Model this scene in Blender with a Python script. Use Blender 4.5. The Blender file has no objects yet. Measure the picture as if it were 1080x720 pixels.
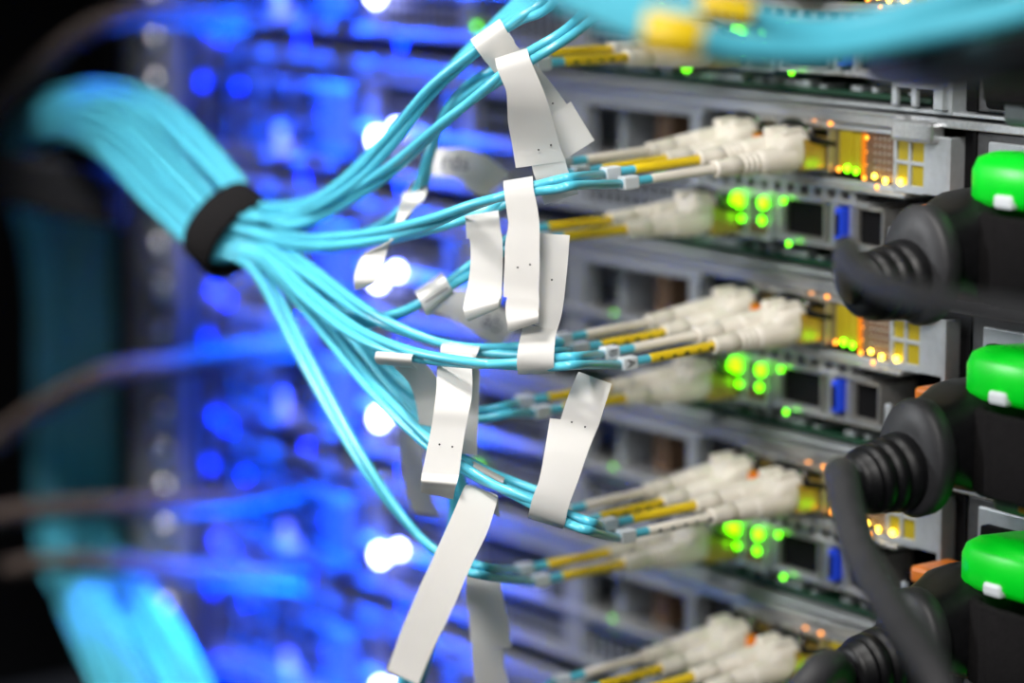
import bpy, bmesh, math, random
from mathutils import Vector, Matrix
random.seed(7)
C = bpy.context.scene.collection
S = 0.001                                    # everything below is laid out in millimetres
# ------------------------------------------------------------------ view
FPX = 3000.0
PIT = math.atan(501 / 3000.0)
HDG = math.radians(35.93)
FW = Vector((-math.cos(HDG) * math.cos(PIT), math.sin(HDG) * math.cos(PIT), -math.sin(PIT)))
RT = Vector((math.sin(HDG), math.cos(HDG), 0))
UP = RT.cross(FW)
CAM = Vector((496.2111, -490.25315, 60.34432))
def ray(x, y): return FW + RT * ((x - 540) / FPX) - UP * ((y - 360) / FPX)
def at(x, y, z): return CAM + ray(x, y) * (z * 1000.0)      # a point at depth z (m) in the rack aisle
def face(x, y, o=0.0):                                     # a point on the plane o mm out from the rack's rear face
    d = ray(x, y); return CAM + d * ((-o - CAM.y) / d.y)
def depth(p): return (p - CAM).dot(FW) / 1000.0

# ------------------------------------------------------------------ materials
def mat(name, col, rough=.5, metal=0.0, emit=None, es=0.0, noise=0.0, scale=400.0, bump=0.0, trans=0.0, sub=0.0, spec=.5, coat=0.0):
    m = bpy.data.materials.new(name); m.use_nodes = True
    nt = m.node_tree; b = nt.nodes['Principled BSDF']
    b.inputs['Base Color'].default_value = (*col, 1)
    b.inputs['Roughness'].default_value = rough
    b.inputs['Metallic'].default_value = metal
    b.inputs['Specular IOR Level'].default_value = spec
    if coat: b.inputs['Coat Weight'].default_value = coat
    if trans: b.inputs['Transmission Weight'].default_value = trans
    if sub:
        b.inputs['Subsurface Weight'].default_value = sub
        b.inputs['Subsurface Scale'].default_value = .0015
        b.inputs['Subsurface Radius'].default_value = (1, .9, .8)
    if emit:
        b.inputs['Emission Color'].default_value = (*emit, 1)
        b.inputs['Emission Strength'].default_value = es
    if noise or bump:
        tc = nt.nodes.new('ShaderNodeTexCoord'); n = nt.nodes.new('ShaderNodeTexNoise')
        n.inputs['Scale'].default_value = scale; n.inputs['Detail'].default_value = 3
        nt.links.new(tc.outputs['Object'], n.inputs['Vector'])
        if noise:
            r = nt.nodes.new('ShaderNodeValToRGB')
            r.color_ramp.elements[0].position = .3; r.color_ramp.elements[1].position = .7
            r.color_ramp.elements[0].color = (*[c * (1 - noise) for c in col], 1)
            r.color_ramp.elements[1].color = (*[min(1, c * (1 + noise)) for c in col], 1)
            nt.links.new(n.outputs['Fac'], r.inputs['Fac']); nt.links.new(r.outputs['Color'], b.inputs['Base Color'])
        if bump:
            bp = nt.nodes.new('ShaderNodeBump'); bp.inputs['Strength'].default_value = bump; bp.inputs['Distance'].default_value = .0004
            nt.links.new(n.outputs['Fac'], bp.inputs['Height']); nt.links.new(bp.outputs['Normal'], b.inputs['Normal'])
    return m
M = {
 'aqua':   mat('aqua_jacket', (.095, .53, .69), .30, noise=.06, scale=90, spec=.65),
 'paper':  mat('label_film', (.80, .78, .75), .38, noise=.015, scale=150, coat=.15),
 'ink':    mat('black_ink', (.01, .01, .012), .6),
 'greyink': mat('grey_ink', (.12, .12, .15), .6),
 'boot':   mat('cream_plastic', (.82, .76, .67), .38, noise=.03, scale=200, sub=.1),
 'yellow': mat('yellow_plastic', (.82, .57, .012), .35, noise=.04, scale=200),
 'clip':   mat('clear_white_plastic', (.72, .75, .78), .3, noise=.03, scale=200, sub=.15),
 'steel':  mat('galvanised_steel', (.62, .63, .64), .36, .8, noise=.10, scale=900, bump=.08),
 'panel':  mat('grey_panel', (.52, .55, .58), .42, .45, noise=.06, scale=500),
 'mid': mat('grey_frame', (.34, .36, .39), .45, .25, noise=.06, scale=500),
 'dim': mat('shade_and_handle_grey', (.12, .135, .15), .45, .0, noise=.06, scale=300),  # panel darkened so neutral light stays low on the left; also pull handle
 'darkst': mat('dark_steel', (.10, .10, .105), .45, .5, noise=.15, scale=500),
 'nickel': mat('nickel_cage', (.60, .58, .55), .28, .8, noise=.10, scale=700),
 'brass':  mat('gold_plated', (.62, .44, .10), .3, .6, noise=.15, scale=500),
 'dark_fill':   mat('shade_and_trim_black', (.006, .006, .007), .8, spec=.1),  # near-black stands in for shade inside openings; also black trim
 'black':  mat('black_rubber', (.007, .007, .008), .42, noise=.3, scale=500, spec=.35),
 'cordbk': mat('cord_rubber', (.034, .034, .037), .5, noise=.15, scale=300),
 'velcro': mat('velcro_fabric', (.010, .009, .0095), .95, noise=.5, scale=2500, bump=1.0, spec=.15),
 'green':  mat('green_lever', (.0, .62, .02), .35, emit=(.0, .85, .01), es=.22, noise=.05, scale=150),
 'terra':  mat('orange_touch_plastic', (.75, .20, .02), .4, noise=.05, scale=300),
 'brown':  mat('brown_board', (.16, .09, .05), .6, noise=.3, scale=1500),
 'pcb':    mat('green_board', (.004, .045, .02), .5, noise=.4, scale=1500),
 'vga':    mat('blue_connector', (.01, .06, .75), .4),
 'glow_y': mat('amber_glow_fill', (.34, .27, .012), .3, emit=(1, .68, .02), es=.09),  # weak emission stands in for LED light inside the card
 'glow_o': mat('orange_glow_fill', (.7, .2, .01), .3, emit=(1, .22, .01), es=.35),  # emission stands in for orange LED light on card and transceivers
 'led_y':  mat('yellow_led', (1, .8, .1), .3, emit=(1, .62, .05), es=9),
 'led_o':  mat('orange_led', (1, .4, .05), .3, emit=(1, .32, .02), es=4),
 'led_g':  mat('green_led', (.2, 1, .05), .3, emit=(.16, 1, .0), es=5),
 'led_b':  mat('blue_led', (.0, .05, 1), .3, emit=(.0, .05, 1), es=4),
 'led_l':  mat('lavender_led', (.3, .35, 1), .3, emit=(.20, .24, 1), es=1.8),
 'led_w':  mat('white_blue_led', (.6, .7, 1), .3, emit=(.50, .52, 1), es=22),
 'rack':   mat('rack_zinc', (.42, .43, .44), .38, .4, noise=.1, scale=200),
 'chrome': mat('chrome_nut', (.85, .85, .85), .12, 1.0),
 'duct':   mat('black_duct', (.010, .010, .012), .6),
 'brcord': mat('brown_black_cord', (.075, .056, .048), .6, noise=.2, spec=.2, scale=100),
}
nt = M['paper'].node_tree                                    # thin film lets a little light through
tr = nt.nodes.new('ShaderNodeBsdfTranslucent'); tr.inputs['Color'].default_value = (.85, .83, .80, 1)
mx = nt.nodes.new('ShaderNodeMixShader'); mx.inputs['Fac'].default_value = .28
nt.links.new(nt.nodes['Principled BSDF'].outputs['BSDF'], mx.inputs[1]); nt.links.new(tr.outputs['BSDF'], mx.inputs[2])
nt.links.new(mx.outputs['Shader'], nt.nodes['Material Output'].inputs['Surface'])
# ------------------------------------------------------------------ mesh helpers (mm in, metres out)
class MB:
    def __init__(s): s.v = []; s.f = []; s.m = []; s.sm = []
    def add(s, vs, fs, mi=0, smooth=False):
        b = len(s.v); s.v += [Vector(v) for v in vs]
        for f in fs: s.f.append([b + i for i in f]); s.m.append(mi); s.sm.append(smooth)
        return s
    def box(s, x0, x1, y0, y1, z0, z1, mi=0, bev=0.0, fr=None):
        if x0 > x1: x0, x1 = x1, x0
        if y0 > y1: y0, y1 = y1, y0
        if z0 > z1: z0, z1 = z1, z0
        bm = bmesh.new(); bmesh.ops.create_cube(bm, size=1)
        for v in bm.verts: v.co = Vector(((x0 + x1) / 2 + v.co.x * (x1 - x0), (y0 + y1) / 2 + v.co.y * (y1 - y0), (z0 + z1) / 2 + v.co.z * (z1 - z0)))
        if bev:
            bev = min(bev, .45 * min(x1 - x0, y1 - y0, z1 - z0))
            bmesh.ops.bevel(bm, geom=bm.edges[:], offset=bev, segments=2, profile=.5, affect='EDGES')
        bm.verts.index_update()
        vs = [v.co.copy() for v in bm.verts]
        if fr is not None: vs = [fr @ v for v in vs]
        s.add(vs, [[v.index for v in f.verts] for f in bm.faces], mi, False); bm.free(); return s
    def rings(s, rings, mi=0, cap=True, smooth=True):
        n = len(rings[0]); vs = [p for r in rings for p in r]; fs = []
        for i in range(len(rings) - 1):
            for j in range(n):
                k = (j + 1) % n; fs.append([i * n + j, i * n + k, (i + 1) * n + k, (i + 1) * n + j])
        s.add(vs, fs, mi, smooth)
        if cap:
            s.add(rings[0], [list(range(n))[::-1]], mi); s.add(rings[-1], [list(range(n))], mi)
        return s
    def lathe(s, o, d, prof, n=20, mi=0, sx=1.0, sz=1.0):     # prof: (distance along d, radius)
        d = Vector(d).normalized(); a = d.cross(Vector((0, 0, 1)))
        a = a.normalized() if a.length > .01 else Vector((1, 0, 0)); b = a.cross(d)
        o = Vector(o)
        return s.rings([[o + d * t + (a * math.cos(2 * math.pi * j / n) * sx + b * math.sin(2 * math.pi * j / n) * sz) * r for j in range(n)] for t, r in prof], mi)
    def tube(s, pts, r, n=10, mi=0):
        rs = r if isinstance(r, (list, tuple)) else [r] * len(pts)
        out = []; ref = None
        for i, p in enumerate(pts):
            t = (pts[min(i + 1, len(pts) - 1)] - pts[max(i - 1, 0)]).normalized()
            if ref is None:
                ref = Vector((0, 0, 1)) if abs(t.z) < .9 else Vector((1, 0, 0))
            a = (ref - t * ref.dot(t)).normalized(); ref = a; b = t.cross(a)
            out.append([p + (a * math.cos(2 * math.pi * j / n) + b * math.sin(2 * math.pi * j / n)) * rs[i] for j in range(n)])
        return s.rings(out, mi)
    def ball(s, c, r, mi=0, sx=1, sy=1, sz=1):
        c = Vector(c); bm = bmesh.new(); bmesh.ops.create_icosphere(bm, subdivisions=2, radius=r); bm.verts.index_update()
        s.add([c + Vector((v.co.x * sx, v.co.y * sy, v.co.z * sz)) for v in bm.verts], [[v.index for v in f.verts] for f in bm.faces], mi, True); bm.free(); return s
    def build(s, name, mats, parent=None, base=None):
        me = bpy.data.meshes.new(name)
        org = Vector((0, 0, 0)); q = parent
        while q is not None: org += Vector(q.get('org', (0, 0, 0))); q = q.parent
        own = Vector(base) if base is not None else Vector((0, 0, 0))
        me.from_pydata([(v - org - own) * S for v in s.v], [], s.f)
        for m in (mats if isinstance(mats, list) else [mats]): me.materials.append(m)
        for p, mi, sm in zip(me.polygons, s.m, s.sm): p.material_index = mi; p.use_smooth = sm
        me.update()
        o = bpy.data.objects.new(name, me); C.objects.link(o)
        if parent is not None: o.parent = parent
        o.location = own * S; o['org'] = tuple(own)
        return o
def catmull(P, n=8):
    P = [Vector(p) for p in P]; Q = [P[0] * 2 - P[1]] + P + [P[-1] * 2 - P[-2]]; out = []
    for i in range(1, len(Q) - 2):
        p0, p1, p2, p3 = Q[i - 1:i + 3]
        for k in range(n):
            t = k / n
            out.append(.5 * (2 * p1 + (p2 - p0) * t + (2 * p0 - 5 * p1 + 4 * p2 - p3) * t * t + (3 * p1 - p0 - 3 * p2 + p3) * t ** 3))
    out.append(P[-1]); return out
def tag(o, label, cat, group=None, kind=None):
    if label: o['label'] = label
    if cat: o['category'] = cat
    if group: o['group'] = group
    if kind: o['kind'] = kind
    return o
def thing(name, loc, label, cat, group=None):
    o = bpy.data.objects.new(name, None); o.empty_display_size = .005; C.objects.link(o)
    o.location = Vector(loc) * S; o['org'] = tuple(loc); tag(o, label, cat, group); return o
def dup(o, parent=None):
    c = o.copy(); C.objects.link(c)
    if parent is not None: c.parent = parent
    for ch in list(o.children): dup(ch, c)
    return c
FONT = {}
def text_mesh(mb, body, centre, right, up, size, mi):
    cu = bpy.data.curves.new('glyphs', 'FONT'); cu.body = body; cu.size = 1; cu.offset = .004; cu.align_x = 'CENTER'; cu.align_y = 'CENTER'
    ob = bpy.data.objects.new('glyphs', cu); C.objects.link(ob)
    dg = bpy.context.evaluated_depsgraph_get(); me = ob.evaluated_get(dg).to_mesh()
    vs = [Vector(centre) + Vector(right) * v.co.x * size + Vector(up) * v.co.y * size for v in me.vertices]
    fs = [list(p.vertices) for p in me.polygons]
    mb.add(vs, fs, mi)
    ob.evaluated_get(dg).to_mesh_clear(); bpy.data.objects.remove(ob); bpy.data.curves.remove(cu)

# ------------------------------------------------------------------ rack servers
U = 44.45
XL, XR = -362.0, 92.0
TOPS = {k: U * (1 - k) for k in range(6)}
def make_server(label, z):
    t = thing('rack_server', (0, 0, z), label, 'server', 'rack servers stacked in the rack')
    def bx(mb, x0, x1, y0, y1, z0, z1, mi=0, bev=.25): mb.box(x0, x1, y0, y1, z + z0, z + z1, mi, bev)
    # chassis: floor, sides, inner dark back wall
    m = MB()
    bx(m, XL, XR, 30, 300, -43.4, -1.2, 0, 0)
    bx(m, XL, XR, -1, 31, -43.6, -42.7)                       # floor tray
    bx(m, XL, XL + 1.2, -2, 31, -43.4, -1); bx(m, 1.2, 2.6, -1.5, 31, -43.2, -4.5)
    m.build('chassis', [M['panel']], t)
    m = MB()                                                   # lid with folded lip and hook
    bx(m, XL, XR, 0, 120, -1.2, 0); bx(m, XL, -13, -2.2, 0, -3.7, 0, 0, .6); bx(m, XL, -16, -2.8, .2, -.9, .1, 0, .4)
    bx(m, -3, XR, -1.5, 0, -2.2, 0, 0, .4)
    lid = m.build('lid', [M['steel']], t)
    m = MB(); bx(m, -15.5, -1.2, -4.6, .5, -6.2, -1.0, 0, 1.0); m.build('lid_hook', [M['steel']], lid)
    # ledges with slots between upper card zone and the lower ports
    m = MB()
    bx(m, -145, -12, -2.5, 30, -20.6, -19.4, 0, .4); bx(m, -150, -26, -1.5, 30, -24.4, -23.0, 0, .4)
    x = -143
    while x < -30: bx(m, x, x + 2.2, -.8, 4, -23.2, -20.4, 0, .2); x += 5.2
    bx(m, -62, -33, -.6, 3, -36.2, -34.6, 0, .3); bx(m, -62, -60, -.6, 14, -35, -24); bx(m, -40.5, -37.2, -1.4, 14, -36, -23.5, 0, .6)
    bx(m, -34, -32.5, -.6, 14, -35, -24); bx(m, -34, -20, -.6, 3, -36.2, -34.6, 0, .3)
    m.build('port_ledge', [M['steel']], t)
    m = MB()                                                   # recess behind the ports, its shade painted as black plates
    bx(m, -150, -2, 26, 29, -42, -2, 0, 0)
    bx(m, -59.8, -40.6, 12, 16, -34.6, -24.2, 0, 0); bx(m, -32.4, -20, 12, 16, -34.6, -24.2, 0, 0)
    m.build('rear_recess', [M['dark_fill']], t)
    m = MB(); bx(m, -150, -8, 2, 28, -41.6, -40.2, 0, .2)
    for i in range(26): xx = random.uniform(-146, -14); bx(m, xx, xx + random.uniform(1.2, 4), 3, 3 + random.uniform(2, 8), -40.2, -40.2 + random.uniform(.6, 2.2), 1, .15)
    m.build('circuit_board', [M['pcb'], M['panel']], t)
    # ethernet and video ports
    for (x0, x1) in ((-59, -42.5), (-31.5, -21)):
        m = MB(); bx(m, x0, x1, -.8, 12, -25.0, -24.0); bx(m, x0, x1, -.8, 12, -34.6, -33.8); bx(m, x0, x0 + .9, -.8, 12, -34.6, -24); bx(m, x1 - .9, x1, -.8, 12, -34.6, -24)
        bx(m, x0 + .9, x1 - .9, .6, 11, -33.8, -25, 1, 0)  # black block near the opening paints the port's inner shade
        m.build('ethernet_port', [M['nickel'], M['dark_fill']], t)
    m = MB(); bx(m, -37, -34.4, -3, 6, -33.5, -25, 0, .6); bx(m, -36.4, -35, -3.2, -2.8, -32, -26.5, 1, .1); m.build('video_port', [M['vga'], M['dark_fill']], t)
    # castellated corner bracket at the lower right
    m = MB(); bx(m, -16.5, 1.4, -3.4, -2.0, -37.4, -33.0, 0, .3); bx(m, -2.0, 1.4, -3.4, 8, -42.4, -27.6, 0, .4)
    for xx in (-16.5, -9.6): bx(m, xx, xx + 1.9, -3.4, -2.0, -42.0, -28.0, 0, .3)
    bx(m, -16.5, -1, 5, 7, -42, -28, 1, 0)
    m.build('corner_bracket', [M['panel'], M['dark_fill']], t)
    # network card
    bx0 = bx
    def bx(mb, x0, x1, *r): bx0(mb, x0 + 3.6, x1 + 3.6, *r)
    card = MB()
    bx(card, -10.2, -1.8, -1.6, -.4, -19.0, -4.4, 0, .3); bx(card, -20.8, -19.6, -1.6, -.4, -19, -4.8, 0, .2)
    bx(card, -20.8, -10, -1.6, -.4, -6.2, -4.6, 0, .2); bx(card, -20.8, -10, -1.6, -.4, -12.2, -11.2, 0, .2); bx(card, -20.8, -10, -1.6, -.4, -19.2, -17.2, 0, .2)
    bx(card, -15.6, -14.6, -1.6, -.4, -18, -5.4, 0, .2); bx(card, -80, -20, -1.6, -.4, -19.4, -17.8, 0, .3); bx(card, -80, -20, -1.4, -.4, -5.2, -4.0, 0, .2)
    card = card.build('network_card', [M['panel']], t)
    m = MB(); bx(m, -29.5, -20.6, -.2, 1, -17.6, -5.4, 0, .2)
    for i in range(5):
        for j in range(6):
            m.ball((-25.0 + i * 1.7, -.35, z - 6.6 - j * 1.9), .38, 1, 1, .4, 1)
    m.build('vent_board', [M['brown'], M['nickel']], card)
    for (xa, xb, za, zb) in ((-19.4, -15.8, -11.0, -6.4), (-14.4, -10.4, -11, -6.4), (-19.4, -15.8, -17, -12.4), (-14.4, -10.4, -17, -12.4)):
        m = MB(); bx(m, xa - .4, xb + .4, -.9, 4, za - .4, zb + .4, 0, .3); m.build('glow_block', [M['glow_y']], card)  # emissive blocks put the LED glow into the vent holes
    m = MB(); bx(m, -41.5, -36.6, -.8, 6, -15.5, -5.6, 0, .4); m.build('glow_block', [M['glow_y']], card)
    m = MB(); bx(m, -36.4, -33.8, -.6, 6, -15.5, -6, 0, .4); m.build('glow_block', [M['glow_y']], card)
    m = MB(); bx(m, -33.6, -32.6, -.4, 6, -17.5, -5.5, 0, .3); m.build('glow_block', [M['glow_o']], card)
    m = MB(); bx(m, -32.5, -29.4, .2, 6, -17.6, -5.4, 0, .2); m.build('spring_strip', [M['brown']], card)
    for (xx, zz, r, mm) in ((-37.4, -15.0, 1.1, 'led_g'), (-34.2, -15.4, .95, 'led_g'), (-27.4, -16.0, .75, 'led_y'), (-23.4, -16.8, .85, 'led_y'), (-18.0, -16.6, .95, 'led_y'), (-40.5, -15.4, .7, 'led_o'),
                             (-30.4, -6.6, .55, 'led_o'), (-30.4, -10.2, .22, 'led_o'), (-30.4, -13.4, .2, 'led_o'), (-26.4, -18.6, .6, 'led_o'), (-31, -16.8, .6, 'led_o'), (-44, -3.9, .6, 'led_o'), (-50, -3.9, .6, 'led_o')):
        MB().ball((xx + 3.6, -1.6, z + zz), r, 0, 1, .6, 1).build('status_led', [M[mm]], card)
    bx = bx0
    for xc in (-46.5, -66.0):                                  # two cages of the card
        m = MB()
        for (a, b, c, d) in ((-7.6, 7.6, -5.6, -4.8), (-7.6, 7.6, -16.6, -15.8), (-7.6, -6.9, -16.6, -4.8), (6.9, 7.6, -16.6, -4.8)):
            bx(m, xc + a, xc + b, -3.2, 20, c, d, 0, .2)
        for i in range(7): bx(m, xc - 6.8 + i * 2, xc - 5.6 + i * 2, -4.4, -2.6, -5.3, -3.6, 0, .4)
        m.build('transceiver_cage', [M['nickel']], card)
    # mezzanine card at the lower left of it
    m = MB()
    bx(m, -92, -63, -1.4, -.4, -25.4, -24.2, 0, .3); bx(m, -92, -63, -1.4, -.4, -36.8, -35.2, 0, .3); bx(m, -92, -90.5, -1.4, 14, -36, -24.4); bx(m, -73.4, -72.0, -1.4, 14, -36, -24.4); bx(m, -64, -62.6, -1.4, 14, -36, -24.4)
    bx(m, -72, -64, 4, 6, -35.5, -25, 1, .2); bx(m, -72, -64, -1.2, 4, -35.4, -32.4, 1, .4)
    mez = m.build('mezzanine_card', [M['panel'], M['brown']], t)
    for (xx, zz, r) in ((-75.4, -26.9, 2.5), (-65, -26.6, 1.8), (-56.8, -25.2, .9), (-73.6, -31.5, 1.0), (-65.4, -31.2, 1.2), (-54.6, -36.2, .8)):
        MB().ball((xx, -2.4, z + zz), r, 0, 1, .6, 1).build('status_led', [M['led_g']], mez)
    # empty expansion slots, vents and connectors further left
    m = MB()
    for (a, b) in ((-152, -142), (-96, -91.5), (-204, -198), (-256, -250)): bx(m, a, b, -2, 3, -35, -4.2, 0, .5)
    bx(m, -260, -90, -2.4, 3, -6, -3.8, 0, .4); bx(m, -260, -96, -3, 20, -21.8, -19.6, 0, .5); bx(m, -356, -96, -2.4, 6, -36, -33.8, 0, .5)
    bx(m, -142, -96, 16, 18, -20, -5, 1, 0); bx(m, -118, -111, 4, 16, -19, -6.5, 2, .6); bx(m, -132, -129, 2, 16, -19, -6, 0, .4)
    m.build('slot_frame', [M['mid'], M['darkst'], M['brown']], t)
    for (x0, x1) in ((-142, -97), (-197, -153), (-249, -205)):
        m = MB(); bx(m, x0, x1, 0, 1.2, -33.8, -22, 0, .3)
        nx = int((x1 - x0) / 4)
        for i in range(nx):
            for j in range(3):
                bx(m, x0 + 1.4 + i * 4, x0 + 3.9 + i * 4, -.25, .4, -32.6 + j * 3.6, -30.2 + j * 3.6, 1, 0)
        m.build('vent_panel', [M['mid'], M['dark_fill']], t)
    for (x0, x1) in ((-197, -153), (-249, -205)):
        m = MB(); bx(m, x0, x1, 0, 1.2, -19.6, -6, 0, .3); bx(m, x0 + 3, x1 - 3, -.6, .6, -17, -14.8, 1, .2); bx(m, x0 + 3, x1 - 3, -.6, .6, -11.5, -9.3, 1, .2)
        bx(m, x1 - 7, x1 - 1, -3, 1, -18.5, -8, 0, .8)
        m.build('slot_cover', [M['dim'], M['dark_fill']], t)
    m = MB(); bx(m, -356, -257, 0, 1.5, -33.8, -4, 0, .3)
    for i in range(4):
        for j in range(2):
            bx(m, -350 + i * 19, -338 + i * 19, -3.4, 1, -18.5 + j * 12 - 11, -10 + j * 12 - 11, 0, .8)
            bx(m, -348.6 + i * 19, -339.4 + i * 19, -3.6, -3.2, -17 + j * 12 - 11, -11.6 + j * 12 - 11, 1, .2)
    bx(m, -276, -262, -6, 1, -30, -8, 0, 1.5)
    m.build('connector_plate', [M['dim'], M['dark_fill']], t)
    for (xx, zz, r, mm) in ((-246, -23.5, 3.0, 'led_w'), (-235, -19.5, 2.2, 'led_w'), (-349, -38.4, 2.2, 'led_b'), (-354, -12, 2.0, 'led_b'), (-341, -41.0, 1.8, 'led_b'), (-330, -12, 1.2, 'led_b'), (-277, -18, 1.3, 'led_b'), (-232, -38, 1.4, 'led_b'), (-290, -40, 1.0, 'led_b')):
        MB().ball((xx, -4.5, z + zz), r, 0, 1, .6, 1).build('status_led', [M[mm]], t)
    for (xx, zz, r) in ((-129, -20.6, 1.5), (-109, -21, 1.2), (-98, -37.5, 1.2), (-196, -31, 1.0)):
        MB().ball((xx, -1.6, z + zz), r, 0, 1, .6, 1).build('status_led', [M['led_g']], t)
    m = MB(); bx(m, -306.5, -302, -5, 0, -33, -24, 0, 1.2); m.build('status_led', [M['led_l']], t)
    # power supply at the right
    m = MB(); bx(m, 8.5, 90, 0, 30, -42, -2.6, 0, .4); bx(m, 2.8, 8, 3, 30, -42.5, -2.6, 1, .3); bx(m, 9.2, 10.2, -.6, 1, -42, -2.6, 1, 0); bx(m, 14.5, 33, -1.0, .4, -13.5, -4.4, 2, .5); bx(m, 17.5, 33.5, -3.4, 0, -13.0, -8.2, 1, .8)
    bx(m, 14, 48, -2, .5, -41, -15.5, 1, 1.0)
    ps = m.build('power_supply', [M['darkst'], M['dark_fill'], M['panel']], t)
    m = MB()                                                   # translucent green release lever
    prof = [(-9, -12.6), (-9.5, -5.0), (-13, -2.4), (-26, -1.7), (-30, -2.6), (-31.5, -5), (-31.5, -12.0), (-29.5, -14.0), (-12, -14.0)]
    rr = []
    for xx, k, sh in ((41.2, .40, -2.2), (41.6, .62, -1.4), (42.8, .82, -.6), (44.6, .94, -.2), (47.5, 1.0, 0), (74, 1.0, 0), (76, .8, 0)):
        rr.append([Vector((xx - 5, -20 + (a + 20) * k, z - 9.4 + sh + (b + 8.2) * k)) for a, b in prof])
    m.rings(rr, 0, smooth=True); bx(m, 56, 72, -10, 0, -9, -4, 0, .8)
    m.build('release_lever', [M['green']], ps)
    m = MB(); bx(m, 47, 53, -32.2, -29, -15.2, -11.8, 0, 1.0); m.build('lever_window', [M['clip']], ps)
    m = MB(); bx(m, 3.5, 12, -13, 0, -24, -19.6, 0, 1.2); m.build('latch_tab', [M['terra']], ps)
    m = MB(); bx(m, 41, 76, -24, -1, -42, -36, 0, 1.8); bx(m, 50, 57, -24.6, -20, -41, -37.2, 1, .8); m.build('pull_handle', [M['dim'], M['terra']], ps)
    return t
SERVER_LABELS = {
 0: 'topmost grey rack server, only its lower ports showing under the blurred teal cable',
 1: 'grey rack server second from the top, its amber-lit card below a full folded lid hook',
 2: 'grey rack server whose amber card feeds the cream boots with tags lettered B and A',
 3: 'grey rack server third from the bottom, its amber lights crossed by a hanging black cord',
 4: 'grey rack server second from bottom, cream boots at the bottom edge right of centre',
 5: 'lowest rack server, seen only as blue-lit edge at the bottom left',
}
srv = make_server(SERVER_LABELS[0], TOPS[0])
for k in range(1, 6):
    c = dup(srv); c.location = (0, 0, TOPS[k] * S); c['label'] = SERVER_LABELS[k]

# ------------------------------------------------------------------ rack post and cable manager
t = thing('equipment_rack', (-388, -4, -260), 'grey zinc rack post with square holes left of the blue lit servers', 'rack')
m = MB()
for (a, b) in ((-408, -396), (-378, -367)): m.box(a, b, -6, -3, -260, 120, 0, .4)
m.box(-408, -405, -6, 60, -260, 120, 0, .4)
zz = -258
while zz < 116: m.box(-396, -378, -6, -3, zz, zz + 4.8, 0, .2); zz += 14.6
m.box(-404, -370, 20, 22, -260, 120, 1, 0)
m.build('post', [M['rack'], M['dark_fill']], t)
zz = -258 + 9.7
while zz < 112:
    MB().lathe((-387, -3, zz), (0, -1, 0), [(0, 4.6), (1.2, 4.6), (3.4, 3.6), (4.6, 1.8), (5.0, .2)], 14).build('screw', [M['chrome']], t); zz += 14.6
t = thing('cable_manager', (-470, 40, -260), 'black vertical cable duct at the left edge beside the rack post', 'cable duct')
m = MB()
m.box(-425, -412, -4, 24, -300, 140, 0, 2); m.box(-640, -411, 90, 94, -300, 140, 0, 0); m.box(-640, -620, -30, 90, -300, 140, 0, 0)
m.box(-640, -392, -118, 90, 46, 50, 0, 1)  # unseen plate added above the view to keep overhead light off the duct
m.build('duct_body_and_baffle', [M['duct']], t)
p0, p1 = face(-40, 146, 50), face(128, 240, 50)
m = MB(); m.box(p0.x, p1.x, -54, -46, p1.z, p0.z - 2, 0, 2); m.build('cover_plate', [M['duct']], t)

# ------------------------------------------------------------------ aqua cable bundle path
R = 1.12
TIE = at(243, 243, .775)
BP = [TIE, at(190, 186, .800), at(140, 138, .845), at(98, 122, .905), at(58, 126, .975), at(28, 144, 1.06), at(20, 185, 1.12), at(42, 260, 1.135), at(52, 380, 1.14), at(54, 480, 1.145), at(58, 570, 1.165)]
BCV = catmull(BP, 8)
def frame(i, cv):
    tdir = (cv[min(i + 1, len(cv) - 1)] - cv[max(i - 1, 0)]).normalized()
    a = FW.cross(tdir)
    a = a.normalized() if a.length > .05 else RT
    return a, a.cross(tdir).normalized()
slots = []
def take_slot(v):                                            # v in -1..1: where across the bundle
    best = None
    for _ in range(60):
        c = (v + random.uniform(-.12, .12), random.uniform(-1, 1))
        if c[0] ** 2 + c[1] ** 2 > 1: continue
        d = min([((c[0] - s[0]) * 12.2) ** 2 + ((c[1] - s[1]) * 5.5) ** 2 for s in slots] or [99])
        if best is None or d > best[0]: best = (d, c)
    c = best[1] if best else (max(-.95, min(.95, v)), 0)
    slots.append(c); return c
a0, b0 = frame(0, BCV)
SGN = 1 if (a0.dot(UP) > 0) else -1                          # +v is the upper side of the bundle
def bundle_tail(slot, ph):
    out = []
    for i, p in enumerate(BCV):
        a, b = frame(i, BCV); w = i / (len(BCV) - 1); k = 1 + .10 * math.sin(w * 5 + ph)
        sq = min(1.0, .9 + i * .012) if i < 14 else max(.42, 1 - (i - 14) * .018)
        rot = .35 * math.sin(w * 3 + ph)
        u, v = slot[0] * k + rot * .12, slot[1]
        out.append(p + a * SGN * u * 12.2 * sq + b * v * 5.5)
    return out
def cable_points(head, slot, ph):
    tail = bundle_tail(slot, ph)
    e = tail[0]
    return catmull(head + [e + (e - tail[2]) * .35] + tail[0::4], 7)

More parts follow.
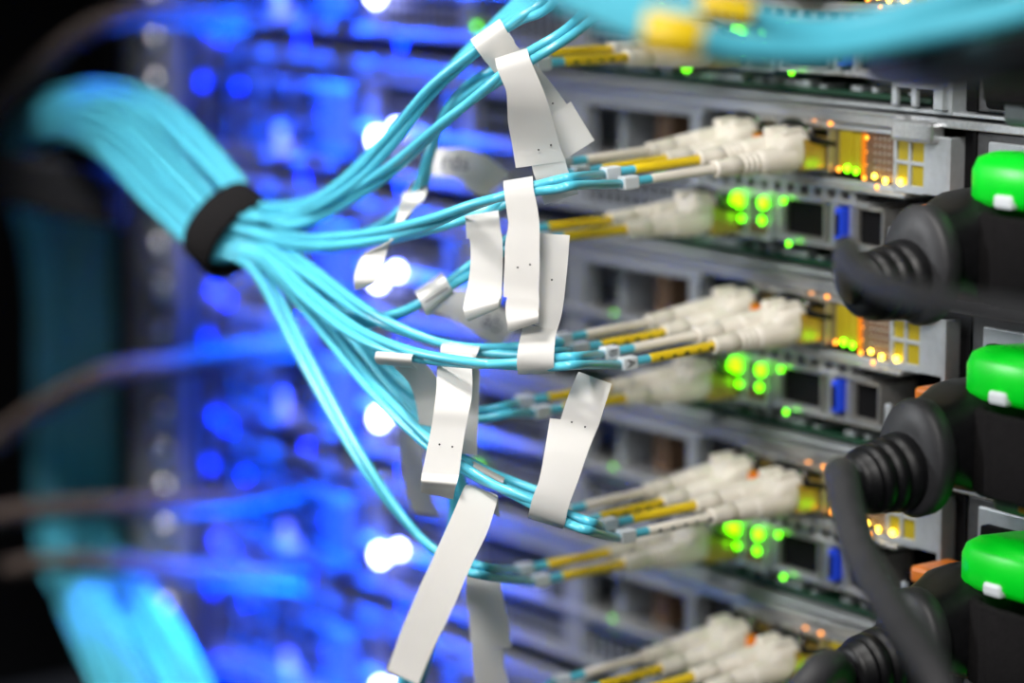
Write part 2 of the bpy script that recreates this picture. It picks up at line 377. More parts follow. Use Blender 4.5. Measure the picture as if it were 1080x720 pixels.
# ------------------------------------------------------------------ duplex cords
OUT = Vector((0, -1, 0))
def duplex(label, X, Z, front, path, v, scatter=4.5, letters=None, printed=True, plain=False, tilt=(0, -.055), dz=.9, both=False):
    """X, Z: the port on the rack face; path: (px, py, depth) of the pair from the clips to the tie; v: slot across the tie."""
    base = Vector((X, 0, Z))
    d = Vector((tilt[0], -1, tilt[1])).normalized()
    sid = Vector((1, 0, 0)); u = sid.cross(d).normalized(); 
    if u.z < 0: u = -u
    t = thing('fibre_patch_cord', base, label, 'fibre cable', 'aqua duplex fibre cords plugged into the servers')
    fr = Matrix((( sid.x, d.x, u.x, base.x), (sid.y, d.y, u.y, base.y), (sid.z, d.z, u.z, base.z), (0, 0, 0, 1)))
    m = MB()
    rr = []
    for yy, w_, lo, hi in ((5, 6.0, -4.2, 3.6), (6, 6.3, -4.5, 5.0), (9, 6.3, -4.5, 5.9), (13.5, 6.3, -4.4, 5.6), (16.5, 6.2, -4.2, 3.9), (18, 5.8, -3.8, 2.6)):
        rr.append([fr @ Vector((w_ * math.copysign(abs(math.cos(a)) ** .5, math.cos(a)), yy, (lo + hi) / 2 + (hi - lo) / 2 * math.copysign(abs(math.sin(a)) ** .6, math.sin(a)))) for a in [2 * math.pi * j / 28 for j in range(28)]])
    m.rings(rr, 0)
    m.box(-4.6, -1.4, 6, 15, 4.6, 6.6, 0, .8, fr); m.box(1.4, 4.6, 6, 15, 4.6, 6.6, 0, .8, fr)
    m.build('connector_housing', [M['boot']], t)
    order = [(1, front), (-1, 'yellow' if front == 'boot' or both else 'boot')]
    for idx, (s, colr) in enumerate(order):
        c = base + sid * 3.2 * s + u * (-dz * s)
        mb = MB()
        prof = [(13, 3.75), (18, 3.6), (22, 3.3)]
        for g in range(4): y = 24.6 + g * 1.7; prof += [(y - .5, 3.12 - g * .12), (y - .4, 2.85 - g * .12), (y, 2.85 - g * .12), (y + .1, 3.06 - g * .12)]
        prof += [(33.5, 2.35), (36.4, 2.15), (36.9, 2.25), (37.6, 2.15), (37.6, 1.4), (36, 1.3)]
        mb.lathe(c, d, prof, 18); mb.build('boot', [M['boot']], t)
        mb = MB(); mb.lathe(c, d, [(36, 1.26), (57.4, 1.22), (57.8, 1.15), (57.8, .9), (57, .9)], 14)
        if printed and idx == 0:
            tow = (-FW - d * (-FW).dot(d)).normalized(); sd = d.cross(tow)
            dn = (tow * .93 - u * .36).normalized()
            for i in range(5):
                y = 38.5 + i * 4.0 + random.uniform(-.3, .3)
                pc = c + d * y + dn * 1.25; q = d.cross(dn)
                w = random.uniform(.5, .9); h = random.uniform(.32, .5)
                mb.add([pc - d * w - q * h, pc + d * w - q * h, pc + d * w * .8 + q * h, pc - d * w * .7 + q * h], [[0, 1, 2, 3]], 1)
        mb.build('sleeve', [M['yellow' if colr == 'yellow' else 'boot'], M['ink']], t)
        # wire clip
        off = 64.5 if idx == 0 else 65.0
        c2 = c + d * off
        mb = MB(); f2 = Matrix(((sid.x, d.x, u.x, c2.x), (sid.y, d.y, u.y, c2.y), (sid.z, d.z, u.z, c2.z), (0, 0, 0, 1)))
        mb.box(-1.55, 1.55, -2.3, 2.3, -1.6, 1.6, 0, .4, f2)
        if letters:
            nrm = (sid * .95 + u * .1).normalized()
            text_mesh(mb, letters[idx], f2 @ Vector((1.62, .1, .15)), -u, -d, 3.3, 1)
        mb.build('wire_clip', [M['clip'], M['ink']], t)
        # cable
        sg = 1 if idx == 0 else -1
        head = [c + d * 37, c + d * 48, c + d * 58, c + d * 64, c + d * 67.5]
        n = len(path); ph = random.uniform(0, 6)
        for i, (px, py, dd) in enumerate(path):
            q = (path[min(i + 1, n - 1)][0] - path[max(i - 1, 0)][0], path[min(i + 1, n - 1)][1] - path[max(i - 1, 0)][1]); L = math.hypot(*q) or 1
            nx, ny = -q[1] / L, q[0] / L
            if ny < 0: nx, ny = -nx, -ny
            tw = scatter * (1.0 if i < 2 else math.cos(i * .55 + .2)) * sg
            head.append(at(px + nx * tw, py + ny * tw, dd + .0012 * sg * (-1 if i < 2 else math.sin(i * 1.3))))
        pts = cable_points(head, take_slot(v + (-.05 if sg > 0 else .05)), ph)
        MB().tube(pts, R, 10).build('cable', [M['aqua']], t)
    return t
def S_(k): return TOPS[k]
# near ports of the amber cards
NX, NZ = -46.5, -10.8
FX, FZ = -66.0, -10.0
LX, LZ = -82.0, -31.0
duplex('aqua fibre cord rising to the top edge through the bright folded tag at top centre', NX, S_(0) + NZ, 'yellow', printed=False, path=
       [(600, 34, .668), (555, 62, .668), (515, 92, .674), (465, 132, .688), (410, 180, .708), (350, 218, .735), (300, 234, .752)], v=.62)
duplex('aqua fibre cord rising steeply through the left of the two top folded tags', FX, S_(0) + FZ, 'yellow',
       [(610, -40, .67), (575, 5, .672), (545, 22, .674), (505, 52, .680), (455, 95, .690), (415, 145, .702), (372, 190, .722), (320, 222, .745)], .85)
duplex('aqua fibre cord with yellow sleeve just below the top tags, dipping through the twisted tag', LX, S_(0) + LZ, 'yellow',
       [(535, 72, .70), (500, 90, .705), (470, 120, .708), (452, 165, .712), (440, 205, .718), (405, 240, .725), (350, 258, .738), (300, 250, .752)], .30, tilt=(0, -.015), both=True)
duplex('aqua fibre cord with white front sleeve, carrying the long white tag down the middle', NX, S_(1) + NZ, 'boot', printed=False, path=
       [(606, 191, .665), (585, 195, .666), (545, 203, .668), (500, 216, .675), (450, 235, .687), (390, 250, .706), (330, 255, .732), (290, 250, .755)], v=.12)
duplex('aqua fibre cord behind the clips of the white-sleeved cord, second port of that card', FX, S_(1) + FZ, 'yellow', printed=False, path=
       [(600, 190, .692), (560, 200, .692), (505, 226, .690), (450, 243, .697), (390, 254, .712), (330, 259, .735), (290, 254, .757)], v=-.02, scatter=3.2)
duplex('aqua fibre cord with yellow sleeves under the white-sleeved cord, through the small wrapped tag', LX, S_(1) + LZ, 'yellow',
       [(545, 250, .70), (500, 282, .70), (460, 308, .703), (420, 331, .708), (370, 338, .718), (315, 307, .738), (280, 270, .757)], -.18, printed=False, tilt=(0, -.015), both=True)
duplex('aqua fibre cord with yellow front sleeve and white clips lettered A and B', NX, S_(2) + NZ, 'yellow',
       [(612, 380, .665), (585, 382, .664), (540, 384, .666), (490, 382, .672), (430, 372, .684), (375, 350, .700), (320, 308, .728), (280, 268, .756)], -.30, letters='AB')
duplex('aqua fibre cord behind the cord with lettered clips, wrapped by a short white tag', FX, S_(2) + FZ, 'yellow',
       [(590, 366, .690), (545, 370, .690), (490, 367, .690), (430, 350, .697), (380, 325, .708), (325, 285, .733), (285, 258, .757)], -.12)
duplex('aqua fibre cord with yellow sleeves below the cord with lettered clips', LX, S_(2) + LZ, 'yellow',
       [(535, 432, .71), (500, 437, .71), (455, 425, .712), (410, 395, .716), (350, 335, .730), (295, 278, .757)], -.42, printed=False, tilt=(0, -.015), both=True)
duplex('aqua fibre cord with printed white front sleeve, carrying the tag that slants upward', NX, S_(3) + NZ, 'boot',
       [(626, 556, .665), (600, 547, .666), (545, 522, .668), (500, 500, .674), (450, 465, .684), (390, 405, .702), (325, 325, .730), (275, 272, .758)], -.58, tilt=(0, -.038))
duplex('aqua fibre cord behind the printed white sleeve, third card from the top', FX, S_(3) + FZ, 'yellow',
       [(590, 532, .688), (540, 512, .688), (495, 488, .690), (440, 445, .698), (385, 385, .712), (330, 312, .733), (280, 268, .760)], -.48)
duplex('lowest aqua fibre cord, passing behind the long slanting tag at the bottom', LX, S_(3) + LZ, 'yellow',
       [(515, 603, .69), (490, 596, .694), (460, 582, .70), (420, 540, .705), (375, 475, .714), (320, 375, .733), (270, 282, .760)], -.80, printed=False, tilt=(0, -.015), both=True)
# cords whose far end leaves the frame at the bottom
def low(label, X, Z, path, fr):
    global cable_points
    keep = cable_points
    cable_points = lambda head, slot, ph: catmull(head, 7)
    o = duplex(label, X, Z, fr, path, 0); slots.pop(); slots.pop()
    cable_points = keep
low('aqua fibre cord with cream boots cut off by the bottom edge, right of centre', NX, S_(4) + NZ, [(560, 740, .667), (480, 760, .68), (400, 800, .70)], 'boot')
low('aqua fibre cord with blurred yellow sleeve entering the bottom edge', FX, S_(4) + FZ, [(560, 735, .69), (480, 752, .70), (400, 790, .72)], 'yellow')
# transceivers in the cages
def transceiver(X, Z, label, glow):
    t = thing('transceiver', (X, 0, Z), label, 'transceiver', 'transceivers in the server ports')
    m = MB(); m.box(X - 6.4, X + 6.4, -11, -.2, Z - 4.9, Z + 3.4, 0, .8); m.box(X - 5.6, X + 5.6, -11.4, -10.6, Z - 3.8, Z + 2.4, 1, .2)
    m.build('shell', [M['brass'], M['dark_fill']], t)
    m = MB()
    ring = [Vector((X + 7.0 * math.cos(a), -8.5, Z + 3.2 + 3.8 * math.sin(a))) for a in [math.pi * i / 12 for i in range(13)]]
    m.tube([Vector((X + 7, -1, Z + 1.5))] + ring + [Vector((X - 7, -1, Z + 1.5))], .9, 8)
    m.box(X - 5.5, X + 5.5, -9.5, -6, Z + 3.4, Z + 5.8, 0, .6)
    m.build('bail_latch', [M['black']], t)
    MB().lathe((X + 5.6, -8.5, Z + 5.2), (.6, -1, .3), [(0, 1.0), (1.2, .9), (1.6, .3)], 12).build('pivot', [M['chrome']], t)
    if glow:
        m = MB(); m.box(X + 3.8, X + 6.9, -10.6, -6.6, Z - 3.4, Z + 2.2, 0, .6); m.build('glow_block', [M[glow]], t)  # emissive block painting the orange light on the latch
WH = {0: 'top server', 1: 'second server from the top', 2: 'server with the A and B cord', 3: 'server with the printed white sleeve', 4: 'second lowest server'}
for k in range(5):
    transceiver(NX, S_(k) + NZ, 'gold metal transceiver beside the amber lights of the %s' % WH[k], None)
    transceiver(FX, S_(k) + FZ, 'orange-lit transceiver in the far card port of the %s' % WH[k], 'glow_o')
    transceiver(LX, S_(k) + LZ, 'gold transceiver beside the green lights low on the %s' % WH[k], None)

# filler strands of the bundle that leave the frame at the top with the fan
for i in range(7):
    y0 = i * 3
    head = [at(640 - i * 6, -60, .68 + .006 * i), at(572 - i * 5, -2 + i, .684 + .005 * i), at(515 - i * 6, 38 + i * 5, .69 + .005 * i), at(455 - i * 5, 92 + i * 7, .70 + .004 * i), at(400 - i * 3, 152 + i * 7, .716 + .003 * i), at(335, 208 + i * 4, .742)]
    pts = cable_points(head, take_slot(.95 - i * .13), i)
    tag(MB().tube(pts, R, 10).build('fibre_cable', [M['aqua']], None, pts[0]), 'aqua fibre cable running in the tied upper left bundle toward the top edge', 'fibre cable', 'loose aqua cables in the upper bundle')
# strands that drop to the lowest servers behind the longest tag
for i in range(6):
    head = [at(405 + i * 4, 790, .735 + .003 * (i % 3)), at(432 + i * 4, 690, .728 + .003 * (i % 3)), at(462 + i * 4, 600, .722 + .003 * (i % 3)), at(478 + i * 3, 540, .716 + .003 * (i % 3)), at(462 + i * 3, 485 - i * 2, .714), at(425 + i * 3, 440 - i * 4, .714), at(375 + i * 4, 385 - i * 5, .722), at(325 + i * 3, 325 - i * 5, .738), at(283 + i, 282 - i * 3, .757)]
    pts = cable_points(head, take_slot(-.75 + i * .16), i)
    tag(MB().tube(pts, R, 10).build('fibre_cable', [M['aqua']], None, pts[0]), 'aqua fibre cable dropping from the tied bundle behind the longest white tag', 'fibre cable', 'loose aqua cables behind the longest tag')
# lower left bundle, two clusters
for g, (xo, zo, n, lab) in enumerate(((0, 0, 17, 'aqua fibre cable in the left cluster of the bundle at the bottom left corner'), (62, .012, 17, 'aqua fibre cable in the right cluster of the bundle at the bottom left corner'))):
    cl = catmull([at(58 + xo * .75, 200, 1.135), at(60 + xo * .75, 380, 1.135), at(60 + xo * .8, 520, 1.125), at(66 + xo * .8, 585, 1.07 + zo), at(84 + xo * .85, 622, .985 + zo), at(112 + xo, 680, .905 + zo), at(150 + xo, 760, .835 + zo), at(200 + xo, 860, .77 + zo)], 6)
    for i in range(n):
        a = 2.4 * i; r = math.sqrt((i + .5) / n)
        u, v = r * math.cos(a), r * math.sin(a); ph = random.uniform(0, 6)
        pts = []
        for j, p in enumerate(cl):
            A, B = frame(j, cl); w = j / (len(cl) - 1)
            pts.append(p + A * (u * 9.0 + 1.0 * math.sin(w * 6 + ph)) + B * v * 5.5)
        tag(MB().tube(pts, 1.3, 9).build('fibre_cable', [M['aqua']], None, pts[0]), lab, 'fibre cable', lab.replace('aqua fibre cable in', 'cables of'))

# velcro tie round the bundle
a, b = frame(0, BCV); td = (BCV[0] - BCV[3]).normalized()
td = (td + RT * .10).normalized()
a2 = (a - td * a.dot(td)).normalized(); b2 = a2.cross(td)
m = MB(); rr = []
for sft, rad in ((-6.6, 0), (-6.9, 1.0), (-6.2, 1.6), (0, 1.8), (6.2, 1.6), (6.9, 1.0), (6.6, 0)):
    rr.append([TIE + td * sft + a2 * math.cos(2 * math.pi * j / 40) * (11.4 + rad) + b2 * math.sin(2 * math.pi * j / 40) * (7.2 + rad) for j in range(40)])
m.rings(rr, 0, cap=False)
m.rings([rr[-1], rr[0]], 0, cap=False)
tag(m.build('velcro_tie', [M['velcro']], None, TIE), 'dark hook-and-loop strap gathering the aqua bundle at left of the fan', 'cable tie')

# ------------------------------------------------------------------ white label tags
def label_tag(text, pieces, dots=(), marks=(), words=None, thick=.22, n=6):
    """pieces: lists of rows (xl, yl, xr, yr, depth) along the flag; a row may carry a sixth value, the right edge's depth."""
    m = MB(); ctr = None
    for rows in pieces:
        Lp = [at(r[0], r[1], r[4]) for r in rows]; Rp = [at(r[2], r[3], r[5] if len(r) > 5 else r[4]) for r in rows]
        if ctr is None: ctr = Lp[0]
        Lc, Rc = (catmull(Lp, n), catmull(Rp, n)) if len(rows) > 2 else (Lp, Rp)
        K = len(Lc); W = 5; f, bk = [], []
        for i in range(K):
            tl = ((Lc[min(i + 1, K - 1)] + Rc[min(i + 1, K - 1)]) - (Lc[max(i - 1, 0)] + Rc[max(i - 1, 0)]))
            nrm = tl.cross(Rc[i] - Lc[i]).normalized() * thick * .5
            for j in range(W):
                p = Lc[i].lerp(Rc[i], j / (W - 1)); f.append(p + nrm); bk.append(p - nrm)
        N = K * W; fa, fb, fe = [], [], []
        for i in range(K - 1):
            for j in range(W - 1):
                q = i * W + j; fa.append([q, q + 1, q + W + 1, q + W]); fb.append([q, q + W, q + W + 1, q + 1])
            q = i * W; fe.append([q, q + W, N + q + W, N + q]); q = i * W + W - 1; fe.append([q, N + q, N + q + W, q + W])
        for j in range(W - 1):
            fe.append([j, N + j, N + j + 1, j + 1]); q = (K - 1) * W + j; fe.append([q, q + 1, N + q + 1, N + q])
        m.add(f, fa, 0, True); m.add(bk, fb, 0, True); m.add(f + bk, fe, 0, False)
    for (px, py, dd) in dots:
        c = at(px, py, dd - .0010); m.add([c + (RT * math.cos(2 * math.pi * k / 10) + UP * math.sin(2 * math.pi * k / 10)) * .24 for k in range(10)], [list(range(10))], 1)
    for (x0, y0, x1, y1, dd) in marks:
        p, q = at(x0, y0, dd), at(x1, y1, dd); w = (q - p).cross(FW).normalized() * .12
        m.add([p - w, q - w, q + w, p + w], [[0, 1, 2, 3]], 2)
    if words:
        s, px, py, dd, ang, size = words
        r_ = RT * math.cos(ang) - UP * math.sin(ang); u_ = UP * math.cos(ang) + RT * math.sin(ang)
        text_mesh(m, s, at(px, py, dd), r_, u_, size, 2)
    o = m.build('label_tag', [M['paper'], M['ink'], M['greyink']], None, ctr)
    return tag(o, text, 'label', 'white tags on the aqua cables')
zc = .664
# wraps: the film starts behind the pair, goes over the top and hangs in front
label_tag('upper left of the two folded white tags at top centre, hanging behind its neighbour',
  [[(512, 66, 543, 44, .683), (499, 46, 530, 24, .6825), (496, 42, 527, 20, .678), (498, 45, 529, 23, .674), (506, 57, 536, 35, .6735), (521, 76, 549, 53, .676), (543, 104, 572, 76, .680), (563, 133, 598, 110, .682)],
   [(560, 135, 602, 107, .682), (576, 151, 614, 127, .6825), (594, 169, 627, 148, .683)]], dots=((583, 109, .6805),))
label_tag('long white tag with a stepped lower edge folded over cables at top centre',
  [[(530, 88, 565, 76, .675), (524, 66, 558, 55, .6745), (522, 62, 556, 51, .670), (523, 66, 557, 55, .6645), (524, 72, 559, 62, .6635), (529, 84, 565, 76, .6635), (534, 97, 573, 95, .664), (535, 112, 579, 112, .665), (536, 130, 585, 133, .667), (540, 152, 591, 155, .669), (544, 177, 597, 170, .670)],
   [(560, 168, 596, 168, .670), (562, 180, 599, 179, .6705), (566, 192, 602, 186, .671), (574, 216, 610, 204, .673)]], dots=((568, 158, .6692), (581, 153, .6692)))
label_tag('long white tag hanging down the middle with two small dots and a rolled end',
  [[(534, 216, 565, 211, .674), (532, 196, 562, 191, .6735), (531, 191, 562, 186, .670), (531, 195, 562, 190, .6655), (532, 205, 563, 201, .6645), (535, 226, 567, 220, .6642), (536, 238, 569, 238, .664), (533, 256, 569, 260, .6635), (532, 282, 569, 286, .663), (531, 300, 568, 306, .6628), (531, 313, 569, 318, .6624)],
   [(535, 313, 569, 316, .6624), (533, 324, 568, 328, .662), (535, 342, 568, 334, .661), (536, 350, 568, 340, .6622), (538, 345, 568, 336, .6655), (540, 325, 569, 322, .6665)]], dots=((546, 282, .6624), (559, 279, .6624)))
label_tag('short curled white tag hanging left of the long middle tag',
  [[(492, 252, 528, 247, .690), (491, 233, 527, 227, .6895), (490, 228, 526, 222, .685), (491, 232, 526, 227, .6805), (493, 243, 528, 240, .680), (496, 258, 530, 257, .680), (496, 280, 530, 284, .6795), (494, 296, 529, 306, .679), (490, 316, 528, 314, .677), (489, 327, 526, 317, .6745), (493, 338, 526, 325, .6755), (498, 334, 529, 318, .679), (502, 318, 530, 306, .681)]])
label_tag('white tag standing up behind the long middle tag, wrapped on the lettered cord',
  [[(569, 246, 601, 248, .674), (569, 280, 598, 285, .672), (566, 318, 593, 328, .670), (563, 342, 587, 350, .6675)],
   [(552, 342, 587, 348, .667), (547, 364, 585, 364, .6625), (545, 380, 584, 383, .6615), (546, 392, 585, 391, .6632), (547, 394, 585, 393, .668), (546, 385, 585, 385, .6715), (548, 368, 585, 368, .672)]], dots=((582, 295, .6705),))
label_tag('short white wrap on the cables just left of the standing tag',
  [[(466, 384, 502, 388, .696), (467, 366, 505, 369, .6955), (467, 362, 506, 365, .690), (465, 366, 505, 369, .6845), (464, 376, 501, 379, .684), (464, 386, 500, 389, .685)]])
label_tag('hanging white tag with two grey dots and a shiny folded bottom',
  [[(462, 372, 498, 374, .681), (461, 390, 498, 392, .6795), (460, 412, 498, 414, .675), (458, 430, 495, 433, .6725), (455, 450, 491, 452, .672), (450, 475, 487, 478, .671), (445, 499, 484, 501, .670)],
   [(445, 499, 484, 501, .670), (444, 506, 482, 509, .6675), (444, 511, 480, 515, .6685), (444, 519, 478, 526, .671)]], dots=((463.5, 468.5, .6708), (477, 471, .6708)))
label_tag('straight white tag half hidden behind the tag with the shiny fold',
  [[(468, 372, 507, 374, .692), (469, 395, 506, 396, .691), (472, 425, 505, 425, .690), (474, 452, 504, 452, .689), (478, 477, 503, 480, .6885)]])
label_tag('twisted white tag with a rolled top left of the hanging tag with the fold',
  [[(400, 384, 440, 388, .682), (397, 382, 437, 386, .6805), (395, 377, 434, 380, .679), (397, 371, 436, 374, .680), (402, 373, 441, 376, .683), (415, 386, 449, 384, .687), (430, 402, 461, 399, .690), (437, 418, 462, 412, .693), (440, 432, 461, 426, .694), (442, 447, 458, 450, .695)]])
label_tag('white tag slanting upward right with a notch and two dots, above the printed sleeve',
  [[(560, 538, 597, 550, .675), (557, 545, 594, 557, .673), (557, 544, 594, 556, .6665), (558, 539, 596, 551, .6635), (562, 524, 600, 533, .6625), (569, 504, 610, 506, .663), (575, 472, 621, 474, .6645), (580, 441, 632, 447, .667)],
   [(591, 443, 632, 447, .667), (597, 424, 638, 427, .669), (603, 408, 642, 415, .672), (610, 392, 645, 405, .677)]], dots=((603, 445, .6665), (617, 450, .6665)))
label_tag('longest white tag slanting down to the bottom edge left of centre',
  [[(500, 530, 527, 545, .685), (497, 513, 525, 526, .684), (494, 511, 524, 522, .679), (489, 515, 524, 529, .672), (477, 543, 514, 561, .665), (462, 576, 498, 594, .657), (441, 622, 476, 645, .648), (424, 662, 456, 686, .641), (408, 707, 441, 722, .635)]])
label_tag('blurred white tag hanging at the bottom edge right of the longest slanting tag',
  [[(491, 598, 527, 604, .716), (491, 612, 528, 614, .711), (493, 640, 533, 642, .712), (495, 660, 537, 662, .713), (497, 684, 540, 682, .714)],
   [(497, 682, 530, 684, .714), (499, 705, 533, 705, .715), (502, 735, 540, 735, .716)]])
label_tag('blurred white tag deep behind the lower cables left of the shiny fold',
  [[(419, 452, 452, 462, .745), (420, 470, 447, 476, .745), (424, 498, 450, 500, .745), (428, 520, 456, 524, .746), (434, 540, 464, 545, .748)]])
label_tag('thin twisted white tag curling down across the upper fan of cables',
  [[(432, 192, 456, 180, .728), (424, 207, 452, 196, .716), (420, 222, 447, 210, .712), (417, 236, 428, 230, .705), (411, 254, 416, 250, .697), (384, 268, 410, 259, .699), (375, 284, 404, 280, .698), (373, 296, 397, 296, .697), (374, 306, 388, 302, .698)]])
label_tag('small white wrap with a printed line on a slanting cable left of the curled tag',
  [[(442, 312, 471, 293, .712), (437, 307, 466, 288, .708), (440, 312, 469, 292, .699), (445, 322, 474, 300, .698), (449, 331, 478, 307, .700), (452, 333, 480, 309, .708)]], marks=((448, 319, 472, 303, .6975),))
label_tag('blurred white tag with faint lettering behind the upper cables',
  [[(455, 158, 452, 184, .742), (470, 156, 464, 186, .738), (492, 156, 483, 189, .738), (514, 165, 498, 203, .740), (538, 184, 514, 208, .744)]], words=('rds', 480, 171, .7368, .1, 6.0))
label_tag('blurred grey-white tag with faint lettering hanging behind the curled tag',
  [[(462, 308, 452, 326, .745), (488, 304, 478, 338, .742), (515, 316, 500, 352, .742), (548, 338, 528, 366, .745)]], words=('ab', 520, 340, .7395, .45, 6.0))
label_tag('narrow white sleeve tag on the cable pair left of the printed sleeve',
  [[(497, 493, 528, 511, .693), (498, 488, 530, 506, .689), (500, 487, 532, 504, .685), (499, 491, 531, 508, .6822), (497, 495, 529, 512, .683)]])

# ------------------------------------------------------------------ blurred cords in front, at the top
t = thing('fibre_patch_cord', at(705, 35, .52), 'strongly blurred aqua cord with yellow sleeve crossing the top right foreground', 'fibre cable')
for i, (dy, dd) in enumerate(((0, .50), (-24, .51))):
    MB().tube(catmull([at(440, -100 + dy, dd), at(540, -36 + dy, dd), at(610, 4 + dy, dd), at(680, 32 + dy, dd), at(735, 40 + dy, dd)], 8), 3.0, 12).build('cable', [M['aqua']], t)
MB().lathe(at(677, 31, .50), at(740, 42, .50) - at(677, 31, .50), [(0, 3.4), (.8, 4.0), (9.8, 4.0), (10.6, 3.2)], 18).build('sleeve', [M['yellow']], t)
MB().lathe(at(735, 4, .53), at(795, 13, .53) - at(735, 4, .53), [(0, 1.8), (1, 2.2), (9.6, 2.2), (10.6, 1.8)], 18).build('sleeve', [M['yellow']], t)
MB().tube(catmull([at(725, 42, .512), at(790, 52, .518), at(870, 52, .524), at(960, 36, .526), at(1080, 10, .526), at(1180, -26, .526)], 8), 3.3, 12).build('cable', [M['aqua']], t)
MB().tube(catmull([at(770, 12, .535), at(860, 30, .54), at(960, 12, .54), at(1100, -28, .54)], 8), 2.2, 12).build('cable', [M['aqua']], t)

# ------------------------------------------------------------------ power cords and straps
def power_cord(k, label, path, r=4.0):
    Z = TOPS[k] - 28.5; X = 34.5
    t = thing('power_cord', (X, 0, Z), label, 'power cord', 'black power cords plugged into the servers')
    m = MB()                                                   # plug body: shouldered block
    rr = []
    for y, w, h in ((-1, 13.2, 12.4), (-22, 13.2, 12.8), (-28, 12.4, 12.4), (-33, 10.4, 10.6), (-39, 8.6, 8.8)):
        rr.append([Vector((X + w * math.copysign(abs(math.cos(a)) ** .6, math.cos(a)), y, Z + 3.2 + h * math.copysign(abs(math.sin(a)) ** .6, math.sin(a)))) for a in [2 * math.pi * j / 28 for j in range(28)]])
    m.rings(rr, 0); m.build('plug_body', [M['black']], t)
    m = MB(); m.lathe((X, 0, Z), OUT, [(38, 11.0), (39, 12.4), (42.5, 12.6), (44, 11.6), (44, 6)], 32, sx=.86, sz=1.1); m.build('flange', [M['cordbk']], t)
    m = MB(); prof = [(43, 9.4)]
    for g in range(3):
        y = 44.5 + g * 3.6; rad = 9.2 - g * .5
        prof += [(y, rad), (y + 2.3, rad - .25), (y + 2.5, rad - 1.0), (y + 3.2, rad - 1.1), (y + 3.5, rad - .6)]
    prof += [(55.5, 7.0), (57.6, 6.6), (58.8, 5.4), (58.8, 3.6)]
    dirn = Vector((-.06, -1, -.08))
    m.lathe((X, 0, Z), dirn, prof, 28); m.build('strain_relief', [M['black']], t)
    e = Vector((X, 0, Z)) + dirn.normalized() * 52
    e2 = Vector((X, 0, Z)) + dirn.normalized() * 60
    MB().tube(catmull([e, e2] + [at(*p) for p in path], 8), r, 16).build('cable', [M['cordbk']], t)
    return t
power_cord(1, 'black power cord of the upper right plug, sweeping back right in front of the servers', [(893, 264, .600), (908, 288, .565), (965, 312, .53), (1040, 328, .505), (1130, 344, .49)], 2.8)
power_cord(2, 'black power cord curving down from the middle right plug in front of the lower servers', [(888, 500, .622), (896, 545, .606), (912, 592, .592), (942, 645, .572), (985, 712, .552), (1020, 790, .54)], 3.8)
power_cord(3, 'black power cord of the bottom right plug, dropping out at the bottom edge', [(872, 702, .620), (842, 735, .612), (800, 800, .60)], 3.8)
t = thing('power_cord', at(1000, 66, .50), 'strongly blurred black cord just under the teal cable in the top right corner', 'power cord')
MB().tube(catmull([at(935, 66, .57), at(985, 72, .54), at(1040, 66, .52), at(1100, 58, .505), at(1200, 40, .49)], 8), 4.6, 16).build('cable', [M['black']], t)
def strap(k, label):
    z0 = TOPS[k] - 26; cx, cy = 59.0, -17.0; rr = []
    m = MB(); N = 72
    for zz, q in ((-9.5, 0), (-10, 1.2), (-9, 2.0), (9, 2.0), (10, 1.2), (9.5, 0)):
        rr.append([])
        for j in range(N):
            a = 2 * math.pi * j / N; rip = .55 * (j % 2)
            cxn, sn = math.cos(a), math.sin(a)
            rr[-1].append(Vector((cx + (16 + q + rip) * math.copysign(abs(cxn) ** .6, cxn), cy + (17 + q + rip) * math.copysign(abs(sn) ** .6, sn), z0 + zz)))
    m.rings(rr, 0, cap=False); m.rings([rr[-1], rr[0]], 0, cap=False)
    tag(m.build('velcro_strap', [M['velcro']], None, (cx, cy, z0)), label, 'strap', 'black fabric straps on the power supplies')
strap(0, 'black fabric strap in the top right corner above the topmost green lever')
strap(1, 'black ribbed fabric strap under the topmost green lever')
strap(2, 'black ribbed fabric strap under the middle green lever')
strap(3, 'black ribbed fabric strap under the lowest green lever')

# brown-black cords crossing from the duct to the servers at the left
def back_cord(label, path, r=3.2):
    pts = catmull([at(*p) for p in path], 8)
    tag(MB().tube(pts, r, 12).build('power_cord', [M['brcord']], None, pts[0]), label, 'power cord', 'brown-black cords crossing the rack post')
back_cord('blurred brown-black cord arching at the top left corner', [(-20, 130, 1.0), (40, 72, .985), (95, 30, .97), (160, 14, .955), (240, 22, .95), (330, 22, .95)], 3.6)
back_cord('blurred brown-black cord rising to the right across the rack post at mid height', [(-10, 470, 1.0), (40, 432, .985), (110, 396, .965), (190, 384, .95), (300, 366, .94), (380, 362, .94)], 3.8)
back_cord('blurred brown-black cord running level across the lower rack post', [(-10, 545, 1.0), (60, 536, .985), (150, 532, .965), (240, 528, .955), (340, 505, .95)], 3.6)
back_cord('lowest blurred brown-black cord, just above the bottom left bundle', [(10, 600, 1.0), (60, 592, .985), (120, 594, .965), (200, 603, .955), (320, 612, .95)], 3.4)

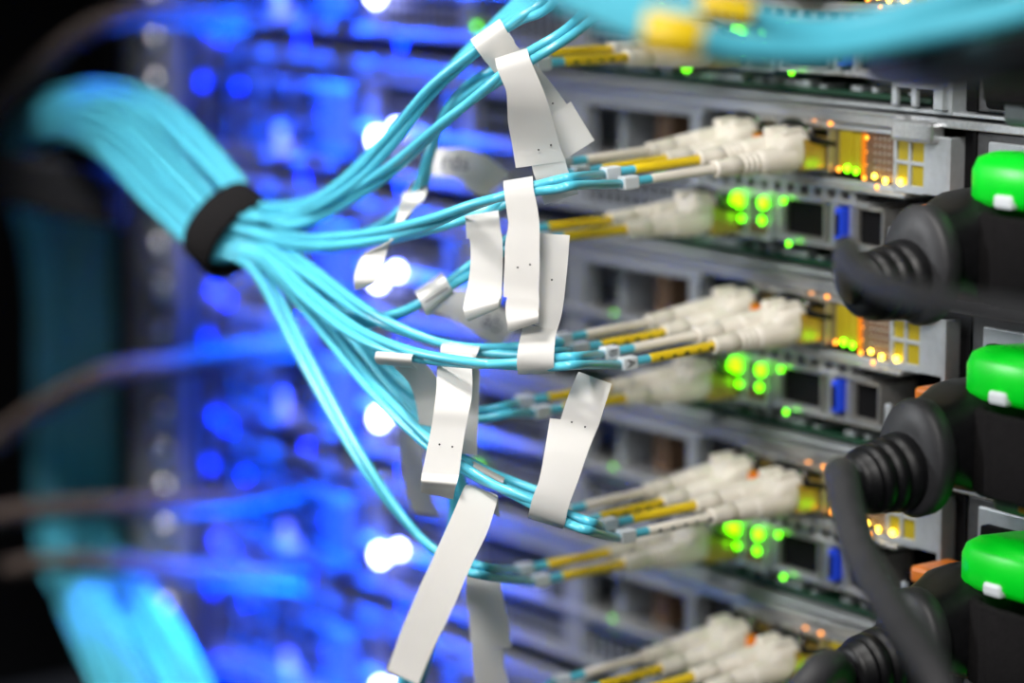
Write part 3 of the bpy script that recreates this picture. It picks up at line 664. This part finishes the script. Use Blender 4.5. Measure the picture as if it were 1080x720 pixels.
# ------------------------------------------------------------------ light
def lamp(name, kind, loc, target, energy, col, **kw):
    l = bpy.data.lights.new(name, kind); l.energy = energy; l.color = col
    for k, v in kw.items(): setattr(l, k, v)
    o = bpy.data.objects.new(name, l); C.objects.link(o); o.location = Vector(loc) * S
    d = (Vector(target) - Vector(loc)); o.rotation_euler = d.to_track_quat('-Z', 'Y').to_euler(); return o
lamp('aisle_lamp', 'SPOT', (330, -520, 420), (20, -40, -70), 20, (1, .97, .93), spot_size=math.radians(37), spot_blend=.9, shadow_soft_size=.12)
lamp('added_face_light', 'SPOT', (-420, -680, 170), (20, 0, -50), 13, (.96, .98, 1), spot_size=math.radians(22), spot_blend=.8, shadow_soft_size=.05)  # unseen spot added to lift the right server faces, not the tags
lamp('aisle_fill', 'AREA', (520, -680, 200), (-100, -60, -70), 1.0, (1, .98, .96), shape='RECTANGLE', size=.5, size_y=.4)  # soft fill added near the camera for the darker tags
lamp('added_top_beam', 'AREA', (-270, -330, 480), (-262, -108, -60), .56, (1, .98, .95), shape='RECTANGLE', size=.52, size_y=.08, spread=math.radians(34))  # unseen narrow beam added to brighten bundle and tags, sparing the faces
lamp('added_blue_high', 'AREA', (-265, -24, 330), (-265, -4, -60), 3.6, (.0, .075, 1), shape='RECTANGLE', size=.10, size_y=.04, spread=math.radians(19))  # unseen blue light added above, grazing the left server faces
lamp('added_blue_low', 'AREA', (-268, -16, -430), (-268, -5, -80), 3.0, (.0, .075, 1), shape='RECTANGLE', size=.15, size_y=.02, spread=math.radians(13))  # unseen blue light added below, for the same faces
w = bpy.data.worlds.new('dark_room'); bpy.context.scene.world = w; w.use_nodes = True
w.node_tree.nodes['Background'].inputs['Color'].default_value = (.020, .022, .028, 1)
w.node_tree.nodes['Background'].inputs['Strength'].default_value = 1.0

# ------------------------------------------------------------------ camera
cd = bpy.data.cameras.new('camera'); co = bpy.data.objects.new('camera', cd); C.objects.link(co)
cd.sensor_width = 36; cd.lens = 100; cd.clip_start = .01; cd.clip_end = 20
co.matrix_world = Matrix(((RT.x, UP.x, -FW.x, CAM.x * S), (RT.y, UP.y, -FW.y, CAM.y * S), (RT.z, UP.z, -FW.z, CAM.z * S), (0, 0, 0, 1)))
cd.dof.use_dof = True; cd.dof.focus_distance = .6705; cd.dof.aperture_fstop = 5.0
sc = bpy.context.scene; sc.camera = co
sc.view_settings.view_transform = 'Standard'; sc.view_settings.look = 'None'; sc.view_settings.gamma = 1; sc.view_settings.exposure = 0
sc.view_settings.use_curve_mapping = False
